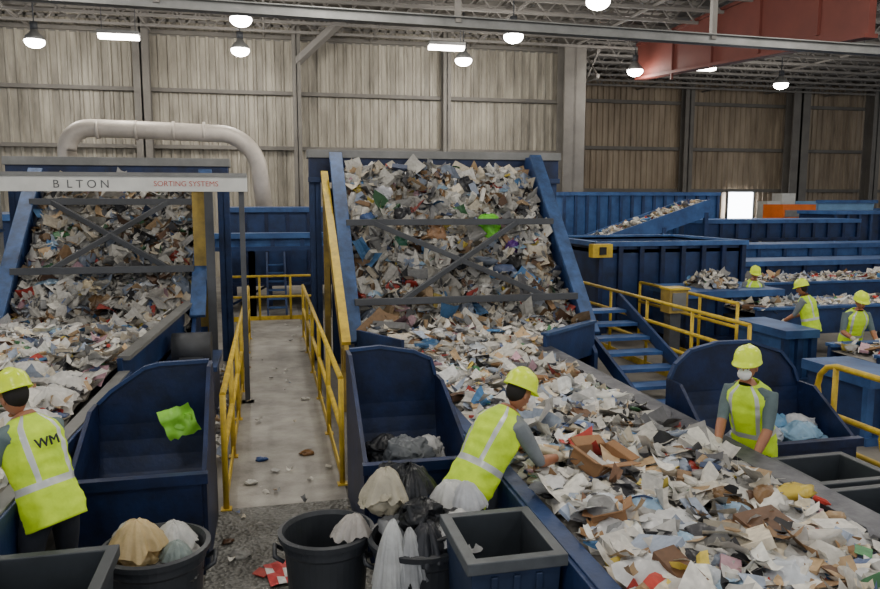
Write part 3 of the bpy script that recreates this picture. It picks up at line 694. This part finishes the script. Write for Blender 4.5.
def person(name,loc,fwd,lean,hl_,hr_,sc=1.0,shirt=SHIRT,nod=.25,turn=0,mask=False,glove=GLOVE,armcov=False,twist=0,back=None):
    rz=math.atan2(fwd[1],fwd[0])-pi/2
    e=empty(name,loc,rz,sc)
    P=Vector((0,-.0,.93)); L=lean
    up=Vector((0,sin(L),cos(L))); fw=Vector((0,cos(L),-sin(L))); rt=Vector((1,0,0))
    def sp(s,x=0,y=0):
        w=max(0,min(1,s/.45)); r=Matrix.Rotation(-twist*w,3,up)
        return P+up*s+r@(rt*x+fw*y)
    V=[];R=[];E=[];T=[]
    def av(p,r,par=None,tag=''):
        V.append(Vector(p));R.append(r)
        if par is not None:E.append((par,len(V)-1));T.append(tag)
        return len(V)-1
    p0=av(sp(0),.135); p1=av(sp(.16),.125,p0,'t'); p2=av(sp(.34),.14,p1,'t'); p3=av(sp(.45),.12,p2,'t'); p4=av(sp(.54),.062,p3,'n'); p5=av(sp(.6,0,.015),.055,p4,'n')
    ends={}
    for sgn,tg in((-1,hl_),(1,hr_)):
        S=sp(.45,.185*sgn); tgt=Vector(tg); d=tgt-S; a,b=.29,.27; dd=min(d.length,a+b-.01); dn=d.normalized()
        ca=(a*a+dd*dd-b*b)/(2*a*dd); ca=max(-1,min(1,ca))
        pole=Vector((.5*sgn,-.7,-.6)); pole=(pole-dn*pole.dot(dn)).normalized()
        El=S+dn*a*ca+pole*a*math.sqrt(1-ca*ca); Wr=S+dn*dd
        s0=av(S,.074,p3,'s'); m=av(S.lerp(El,.5),.06,s0,'u'); el=av(El,.046,m,'u2'); fm=av(El.lerp(Wr,.35),.046,el,'f'); wr=av(Wr,.03,fm,'f'); av(Wr+(Wr-El).normalized()*.04,.027,wr,'h')
        ends[sgn]=(Wr,(Wr-El).normalized())
    for sgn in(-1,1):
        h=av((.1*sgn,0,.86),.105,p0,'l'); k0=av((.12*sgn,.03,.68),.09,h,'l'); k=av((.13*sgn,.05,.48),.064,k0,'l'); c=av((.135*sgn,.02,.33),.062,k,'l'); a_=av((.14*sgn,-.02,.11),.05,c,'l')
        hh=av((.14*sgn,-.01,.055),.05,a_,'b'); f1=av((.15*sgn,.1,.05),.046,hh,'b'); av((.155*sgn,.19,.042),.036,f1,'b')
    me=bpy.data.meshes.new('body_cage'); me.from_pydata(V,E,[]); o=bpy.data.objects.new('body_cage',me); scene.collection.objects.link(o)
    md=o.modifiers.new('skin','SKIN'); md.use_smooth_shade=True
    sv=me.skin_vertices[0].data
    for i,r in enumerate(R): sv[i].radius=(r,r); sv[i].use_root=(i==0)
    ss=o.modifiers.new('sub','SUBSURF'); ss.levels=2; ss.render_levels=2
    dg=bpy.context.evaluated_depsgraph_get(); dg.update()
    nm=bpy.data.meshes.new_from_object(o.evaluated_get(dg)); bpy.data.objects.remove(o)
    nm.materials.clear()
    for m in (shirt,SKIN,PANTS,BOOT,glove): nm.materials.append(m)
    segs=[(V[a],V[b],t) for (a,b),t in zip(E,T)]
    for pl in nm.polygons:
        c=pl.center; best=9;bt='t'
        for a,b,t in segs:
            ab=b-a; u=max(0,min(1,(c-a).dot(ab)/ab.length_squared)); d=(c-(a+ab*u)).length
            d-= .03 if t=='t' else 0
            if d<best:best=d;bt=t
        pl.material_index={'t':0,'n':1,'s':0,'u':0,'u2':0 ,'f':0 if armcov else 1,'h':4,'l':2,'b':3}[bt]
        if bt=='t' and c.z<.9: pl.material_index=2
        pl.use_smooth=True
    bo=bpy.data.objects.new('body',nm); scene.collection.objects.link(bo); bo.parent=e
    g=G(); prof=[(-.16,.19,.155),(-.05,.188,.152),(.08,.18,.147),(.2,.182,.148),(.32,.2,.157),(.42,.2,.15),(.48,.18,.13),(.53,.12,.1),(.56,.085,.085)]
    rings=[];ns=46;sg=56
    for k in range(ns+1):
        s=-.16+.72*k/ns
        for i in range(len(prof)-1):
            if prof[i][0]<=s<=prof[i+1][0]+1e-6:
                t=(s-prof[i][0])/(prof[i+1][0]-prof[i][0]); hw=prof[i][1]*(1-t)+prof[i+1][1]*t; hd=prof[i][2]*(1-t)+prof[i+1][2]*t;break
        rings.append((s,hw,hd))
    vs=[]
    for s,hw,hd in rings:
        for i in range(sg):
            a=2*pi*i/sg; cx,sy=cos(a),sin(a); ex=.8
            x=math.copysign(abs(cx)**ex,cx)*hw; y=math.copysign(abs(sy)**ex,sy)*hd
            w=1+.07*noise.noise(Vector((x*9+loc[0]*3,y*9,s*7)))+.1*(.2-abs(noise.noise(Vector((x*7+loc[1],y*7,s*12)))))*(1 if s<.45 else .3)
            vs.append(sp(s,x*w,y*w-.005))
    fv=[];fr=[]
    for k in range(ns):
        s=rings[k][0]
        for i in range(sg):
            a=2*pi*(i+.5)/sg; x=math.copysign(abs(cos(a))**.8,cos(a))*.19
            st=(.06<s<.115) or (.09<abs(x)<.135 and s>.115)
            q=(k*sg+i,k*sg+(i+1)%sg,(k+1)*sg+(i+1)%sg,(k+1)*sg+i)
            (fr if st else fv).append(q)
    g.add(vs,fv,VEST); k=g.mi(REFL)
    for q in fr: g.f.append(q); g.m.append(k); g.sm.append(True)
    vo_=g.build('hi_vis_vest',e,True); sd=vo_.modifiers.new('sol','SOLIDIFY'); sd.thickness=.008
    if back:
        c=bpy.data.curves.new('vest_lettering','FONT'); c.body=back; c.size=.09; c.extrude=.004; c.align_x='CENTER'; c.materials.append(PANTS)
        to=bpy.data.objects.new('vest_lettering',c); scene.collection.objects.link(to); to.parent=e
        rm=Matrix((rt,up,-fw)).transposed().to_4x4(); to.matrix_local=Matrix.Translation(sp(.32,0,-.172))@rm
    nt_=sp(.6,0,.015); hup=Vector((0,sin(L*.55+nod),cos(L*.55+nod))); hfw=Vector((0,cos(L*.55+nod),-sin(L*.55+nod)))
    Rm=Matrix.Rotation(turn,3,hup); hf=Rm@hfw; hx=hf.cross(hup)
    C=nt_+hup*.105+hfw*.015
    M=Matrix.Translation(C)@Matrix((hx,hf,hup)).transposed().to_4x4()
    g=G()
    def hfn(p,x,y,z):
        p=p.copy()
        if z<0: p.x*=1+.28*z
        if z<0 and y<0: p.y*=1+.35*z
        if y>.5 and abs(z)<.35: p.y*=.97
        return p
    g.ell((0,0,0),(.078,.096,.118),SKIN,28,20,hfn,M)
    g.ell((0,.098,-.02),(.014,.02,.026),SKIN,12,10,lambda p,x,y,z:Vector((p.x*(1-.5*z),p.y*(1-.5*z),p.z)),M)
    for s_ in(-1,1):
        g.ell((.031*s_,.084,.006),(.014,.009,.008),EYEW,12,8,None,M); g.ell((.031*s_,.0915,.006),(.006,.004,.006),EYEB,10,6,None,M)
        g.ell((.031*s_,.09,.024),(.018,.006,.004),HAIR,10,6,None,M)
        g.ell((.078*s_,-.005,-.005),(.01,.018,.03),SKIN,12,10,None,M)
    g.ell((0,.088,-.058),(.024,.009,.007),LIP,14,8,None,M)
    g.ell((0,.075,-.1),(.025,.02,.016),SKIN,12,8,None,M)
    g.ell((0,-.026,.018),(.082,.088,.1),HAIR,24,16,lambda p,x,y,z:Vector((p.x*(1+.1*min(0,z)),p.y if y<0.1 else p.y*.3,p.z)),M)
    if mask: g.ell((0,.072,-.045),(.058,.054,.054),MASK,20,14,None,M)
    g.build('head',e,True)
    g=G(); seg=36; pr=[(1.24,-.0),(1.23,.008),(1.02,.02),(1.0,.04),(.97,.075),(.88,.11),(.7,.138),(.45,.155),(.2,.162),(.01,.164)]
    Mh=M@Matrix.Translation((0,-.008,.038))
    vs=[]
    for q,z in pr:
        for i in range(seg):
            a=2*pi*i/seg; rx,ry=.11,.135
            q2=1.07+.24*max(0,sin(a))**1.5 if q>1.1 else q
            rid=.012*math.exp(-(cos(a)*q2/.12)**2) if q<.95 else 0
            vs.append(Mh@Vector((rx*q2*cos(a),ry*q2*sin(a),z*.93-(.01*max(0,sin(a)) if q>1.1 else 0)+rid)))
    fs=[(k*seg+i,k*seg+(i+1)%seg,(k+1)*seg+(i+1)%seg,(k+1)*seg+i) for k in range(len(pr)-1) for i in range(seg)]
    g.add(vs,fs,HAT); hh=g.build('hard_hat',e,True); sd=hh.modifiers.new('s','SOLIDIFY'); sd.thickness=.004
    for sgn in(-1,1):
        W_,D=ends[sgn]; g=G()
        D=(D+Vector((0,0,-.15))).normalized()
        pn=Vector((0,0,-1))
        if abs(D.z)>.8: pn=Vector((-sgn,0,0))
        pn=(pn-D*pn.dot(D)).normalized(); sd_=D.cross(pn).normalized()
        th=sd_ if sd_.x*sgn<0 else -sd_
        c=W_+D*.065
        Mp=Matrix.Translation(c)@Matrix((th,D,pn)).transposed().to_4x4()
        g.ell((0,0,0),(.042,.056,.018),glove,18,12,lambda p,x,y,z:p,Mp)
        for i,(off,ln) in enumerate(((.03,.075),(.01,.085),(-.011,.078),(-.031,.06))):
            b0=c+D*.03+th*off*.9; a1=c+D*.052+th*off; pts=[b0,a1]
            cur=a1; ang=.35+.1*i
            for sN in range(3):
                dr=(D*cos(ang)+pn*sin(ang)+th*off*1.2).normalized(); cur=cur+dr*ln*(.45,.32,.23)[sN]; pts.append(cur); ang+=.42
            g.tube(pts,[.0105,.0105,.0098,.009,.0065],glove,10)
        b0=c-D*.03+th*.028; p1_=b0+(th*.8+D*.5).normalized()*.035; p2_=p1_+(th*.35+D*.9+pn*.3).normalized()*.032; p3_=p2_+(D*.9+pn*.5).normalized()*.026
        g.tube([c-D*.02+th*.01,b0,p1_,p2_,p3_],[.015,.0145,.012,.0105,.007],glove,10)
        g.tube([W_-D*.05,W_-D*.0,W_+D*.03],[.038,.036,.036],glove,16)
        g.build('hand_left' if sgn<0 else 'hand_right',e,True)
    return e
person('sorting_worker',(1.38,4.98,0),(.9,.43),.66,(-.16,.7,.98),(.2,.66,1.0),1.0,SHIRT,.1,0)
person('sorting_worker',(-1.46,5.2,0),(-.75,.66),.42,(-.25,.46,.98),(.2,.56,1.0),1.02,SHIRT2,.15,0,glove=GLOVED,back='WM')
person('sorting_worker',(3.98,5.45,0),(-.85,-.5),.28,(-.2,.42,.9),(.1,.48,.96),.96,SHIRT2,-.1,.15,mask=True)
person('sorting_worker',(9.55,13.4,0),(-.3,-.95),.25,(-.2,.45,.95),(.2,.45,1.0),.9,SHIRT,.15,0,mask=False)
person('sorting_worker',(8.95,10.9,0),(-.5,.85),.25,(-.2,.45,.95),(.2,.45,1.0),.88,SHIRT,.15)
person('sorting_worker',(8.6,9.6,0),(-.2,-.98),.3,(-.2,.45,.95),(.2,.45,1.0),.88,SHIRT2,.1)

# ------------------------------------------------------------------ world + camera
w=bpy.data.worlds.new('hall_ambient'); scene.world=w; w.use_nodes=True
bg=w.node_tree.nodes['Background']; bg.inputs[0].default_value=(.92,.95,1,1); bg.inputs[1].default_value=1.0
cam=bpy.data.cameras.new('camera'); co=bpy.data.objects.new('camera',cam); scene.collection.objects.link(co)
co.location=(0,0,2.9); co.rotation_euler=(radians(82.9),0,radians(-12.8)); cam.sensor_width=36; cam.lens=750/880*36; cam.clip_end=200
scene.camera=co
